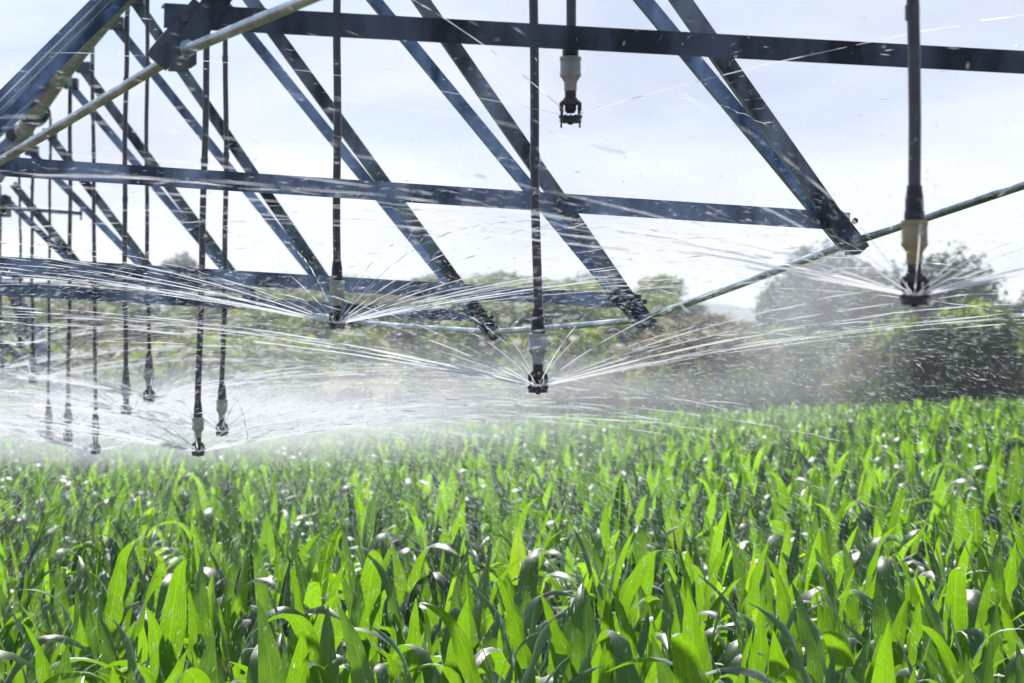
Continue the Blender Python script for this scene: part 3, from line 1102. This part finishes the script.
def make_plant(name, px, top_py, d, wpx, colour, label, cat, group=None, tree=False, mesh=None):
    x = (px - 512) * d / F
    gz = float(terrain(x, d)) - 0.15
    topz = EYE + (YH - top_py) * d / F
    h = max(1.2, topz - gz)
    w = 1.22 * wpx * d / F
    root = empty(name, (x, d, gz))
    tag(root, label, cat, group)
    ch = h * (0.92 if tree else 1.0)
    me = BIG_M[mesh] if mesh is not None else (TREE_M if tree else BUSH_M)[tr.randrange(3 if tree else 4)]
    cr = bpy.data.objects.new("crown", me)
    col.objects.link(cr)
    cr.parent = root
    if not me.materials: me.materials.append(M_TREE["mid"])
    cr.material_slots[0].link = 'OBJECT'
    cr.material_slots[0].material = M_TREE[colour]
    cr.location = (0, 0, h - ch / 2)
    cr.scale = (w / 2, min(w / 2, ch * 0.8), ch / 2)
    cr.rotation_euler = (0, 0, tr.uniform(-0.6, 0.6))
    mb = MB()
    tr_ = max(0.05, h * 0.022)
    mb.tube([(0, 0, -0.3), (0.02 * h, 0, h * 0.25), (-0.01 * h, 0.01 * h, h * 0.5), (0, 0, h * 0.75)], [tr_ * 1.3, tr_, tr_ * .75, tr_ * .3], 8)
    for _ in range(4):
        a = tr.uniform(0, 6.28); z0 = h * tr.uniform(0.25, 0.5)
        mb.tube([(0, 0, z0), (math.cos(a) * w * .16, math.sin(a) * w * .16, z0 + h * .14), (math.cos(a) * w * .3, math.sin(a) * w * .3, z0 + h * .24)], [tr_ * .5, tr_ * .35, tr_ * .15], 6)
    mb.build("trunk", M_BARK, root, True)
    return root


T, B = "tree", "bush"
# the tall trees on the right
make_plant("broad_tree", 815, 236, 150, 96, "dark", "tall round dark tree behind the spray, left one of the big pair", T, tree=True, mesh=0)
make_plant("broad_tree", 922, 242, 140, 142, "dark", "widest tall dark tree, standing behind the olive sprinkler", T, tree=True, mesh=1)
make_plant("broad_tree", 868, 262, 165, 90, "dark", "dark tree filling the gap between the two big trees", T, tree=True)
make_plant("broad_tree", 1032, 288, 150, 60, "dark", "dark tree cut by the right edge of the picture", T, tree=True)
make_plant("broad_tree", 975, 292, 120, 80, "mid", "lower mid green tree at the right foot of the widest tall tree", T, tree=True)
make_plant("broad_tree", 181, 250, 260, 40, "dark", "lone round tree showing just above the third cross strut", T, tree=True)
for px, ty, w in ((432, 272, 40), (500, 270, 46), (545, 276, 40), (585, 272, 44), (300, 276, 46), (365, 279, 44), (246, 278, 46), (120, 280, 50), (60, 276, 50), (10, 280, 50)):
    make_plant("hilltop_tree", px, ty, 262 + tr.uniform(-8, 8), w, "mid", "hazy rounded tree on the skyline of the hill", T, "trees along the hilltop", tree=True)
make_plant("broad_tree", 655, 288, 200, 46, "dark", "dark tree just right of the third strut's end bracket", T, tree=True)
make_plant("broad_tree", 692, 301, 195, 32, "dark", "small dark tree left of the blue far hill", T, tree=True)
make_plant("broad_tree", 742, 322, 150, 42, "mid", "bushy tree at the left foot of the big dark trees", T, tree=True)
# near dark shrubs at the right field edge
make_plant("dark_bush", 928, 318, 74, 95, "dark", "large dark bush at the field edge under the widest tall tree", B)
make_plant("dark_bush", 1000, 316, 72, 95, "dark", "large dark bush at the field edge by the right side", B)
make_plant("light_bush", 985, 300, 86, 110, "light", "yellow green bush rising behind the dark bushes at the right", B)
make_plant("light_bush", 900, 310, 90, 80, "light", "yellow green bush left behind the dark bushes below the olive sprinkler", B)
make_plant("dry_bush", 862, 338, 84, 50, "dry", "tan dry bush left of the dark bushes", B)
make_plant("dark_bush", 806, 345, 88, 60, "dark", "dark bush below the tall round tree", B)
make_plant("dry_bush", 836, 372, 76, 60, "dry", "low dry bush between two dark bushes at field edge", B)
make_plant("light_bush", 770, 325, 120, 70, "light", "pale bush in front of the bushy tree", B)
for px, ty, d, w, c in ((840, 352, 112, 70, "mid"), (790, 340, 118, 60, "dark"), (730, 335, 125, 70, "mid"), (880, 340, 118, 60, "mid"), (700, 352, 105, 60, "light"), (850, 325, 135, 70, "mid"), (815, 330, 132, 60, "mid"), (905, 335, 132, 70, "dark")):
    make_plant(("dark" if c == "dark" else "green" if c == "mid" else "light") + "_bush", px, ty, d, w, c, "bush on the low ground in front of the tall dark trees", B, "bushes before the tall trees")
# hillside scrub
for k in range(84):
    d = tr.uniform(85, 245)
    px = tr.uniform(-20, 760)
    x = (px - 512) * d / F
    gz = float(terrain(x, d))
    hh = tr.uniform(1.3, 3.2)
    py = YH - (gz + hh - EYE) * F / d
    c = tr.choice(["mid", "mid", "light", "light", "light", "dark", "dry"])
    nm = {"mid": "green_bush", "light": "light_bush", "dark": "dark_bush", "dry": "dry_bush"}[c]
    lab = {"mid": "mid green bush among the scrub on the hillside", "light": "yellow green bush among the scrub on the hillside",
           "dark": "dark bush among the scrub on the hillside", "dry": "dry tan bush among the scrub on the hillside"}[c]
    make_plant(nm, px, py, d, hh * tr.uniform(1.2, 2.2) * F / d, c, lab, B, c + " hillside bushes".replace("dry", "dry"))
# line of dark shrubs along the far edge of the corn
for k in range(36):
    px = 190 + k * 22.5 + tr.uniform(-8, 8)
    make_plant("low_shrub", px, (366 if px > 540 else 378) + tr.uniform(-10, 12), 70 + tr.uniform(-2, 8), 40 + tr.uniform(-8, 16), ("dark" if px > 880 else tr.choice(["dark", "mid", "mid", "light", "dry"])), "low shrub in the line along the far edge of the corn", B, "shrubs along the field edge")

# ------------------------------------------------------------------ air
def volume_mat(name, density, aniso, colour=(1, 1, 1), soft=False):
    m = bpy.data.materials.new(name)
    m.use_nodes = True
    n, l = m.node_tree.nodes, m.node_tree.links
    n.clear()
    out = n.new("ShaderNodeOutputMaterial")
    pv = n.new("ShaderNodeVolumePrincipled")
    pv.inputs["Color"].default_value = (*colour, 1)
    pv.inputs["Anisotropy"].default_value = aniso
    pv.inputs["Density"].default_value = density
    l.new(pv.outputs["Volume"], out.inputs["Volume"])
    if soft:
        tc = n.new("ShaderNodeTexCoord")
        ln = n.new("ShaderNodeVectorMath"); ln.operation = 'LENGTH'
        l.new(tc.outputs["Object"], ln.inputs[0])
        mr = n.new("ShaderNodeMapRange"); mr.interpolation_type = 'SMOOTHSTEP'
        mr.inputs["From Min"].default_value = 0.15; mr.inputs["From Max"].default_value = 1.0
        mr.inputs["To Min"].default_value = 1.0; mr.inputs["To Max"].default_value = 0.0
        l.new(ln.outputs["Value"], mr.inputs["Value"])
        nz = n.new("ShaderNodeTexNoise"); nz.inputs["Scale"].default_value = 2.6; nz.inputs["Detail"].default_value = 3
        l.new(tc.outputs["Object"], nz.inputs["Vector"])
        nr = n.new("ShaderNodeMapRange")
        nr.inputs["From Min"].default_value = 0.35; nr.inputs["From Max"].default_value = 0.65
        nr.inputs["To Min"].default_value = 0.25; nr.inputs["To Max"].default_value = 1.4
        l.new(nz.outputs["Fac"], nr.inputs["Value"])
        m1 = n.new("ShaderNodeMath"); m1.operation = 'MULTIPLY'
        l.new(mr.outputs["Result"], m1.inputs[0]); l.new(nr.outputs["Result"], m1.inputs[1])
        m2 = n.new("ShaderNodeMath"); m2.operation = 'MULTIPLY'; m2.inputs[1].default_value = density
        l.new(m1.outputs[0], m2.inputs[0])
        l.new(m2.outputs[0], pv.inputs["Density"])
    return m


mb = MB()
mb.box((0, 740, 25.0), (2400, 1640, 70))
hz = mb.build("haze", volume_mat("haze_air", 0.0006, 0.3, (0.84, 0.90, 1.0)))
tag(hz, "pale blue haze in the air over the field", "haze", kind="stuff")


def mist(c, rad, density, label):
    import bmesh
    bm = bmesh.new()
    bmesh.ops.create_icosphere(bm, subdivisions=3, radius=1.0)
    m = bpy.data.meshes.new("spray_mist")
    bm.to_mesh(m); bm.free()
    o = bpy.data.objects.new("spray_mist", m)
    o.location = c; o.scale = rad
    col.objects.link(o)
    m.materials.append(volume_mat("spray_mist", density, 0.4, (0.95, 0.97, 1.0), True))
    tag(o, label, "mist", "mist drifting from the sprinklers", "stuff")


mist(at(95, 418, 19), (3.4, 5.0, 0.38), 0.29, "thick white mist over the corn at the left by the tower")
mist(at(420, 398, 14), (2.4, 4.0, 0.36), 0.105, "thin mist over the corn between the middle and leaning hoses")
mist(at(805, 300, 9), (0.44, 1.5, 0.54), 0.21, "pale plume of mist in front of the big dark trees")
mist(at(512, 478, 22), (5.5, 13.0, 0.36), 0.007, "veil of fine mist lying over the middle of the corn field")
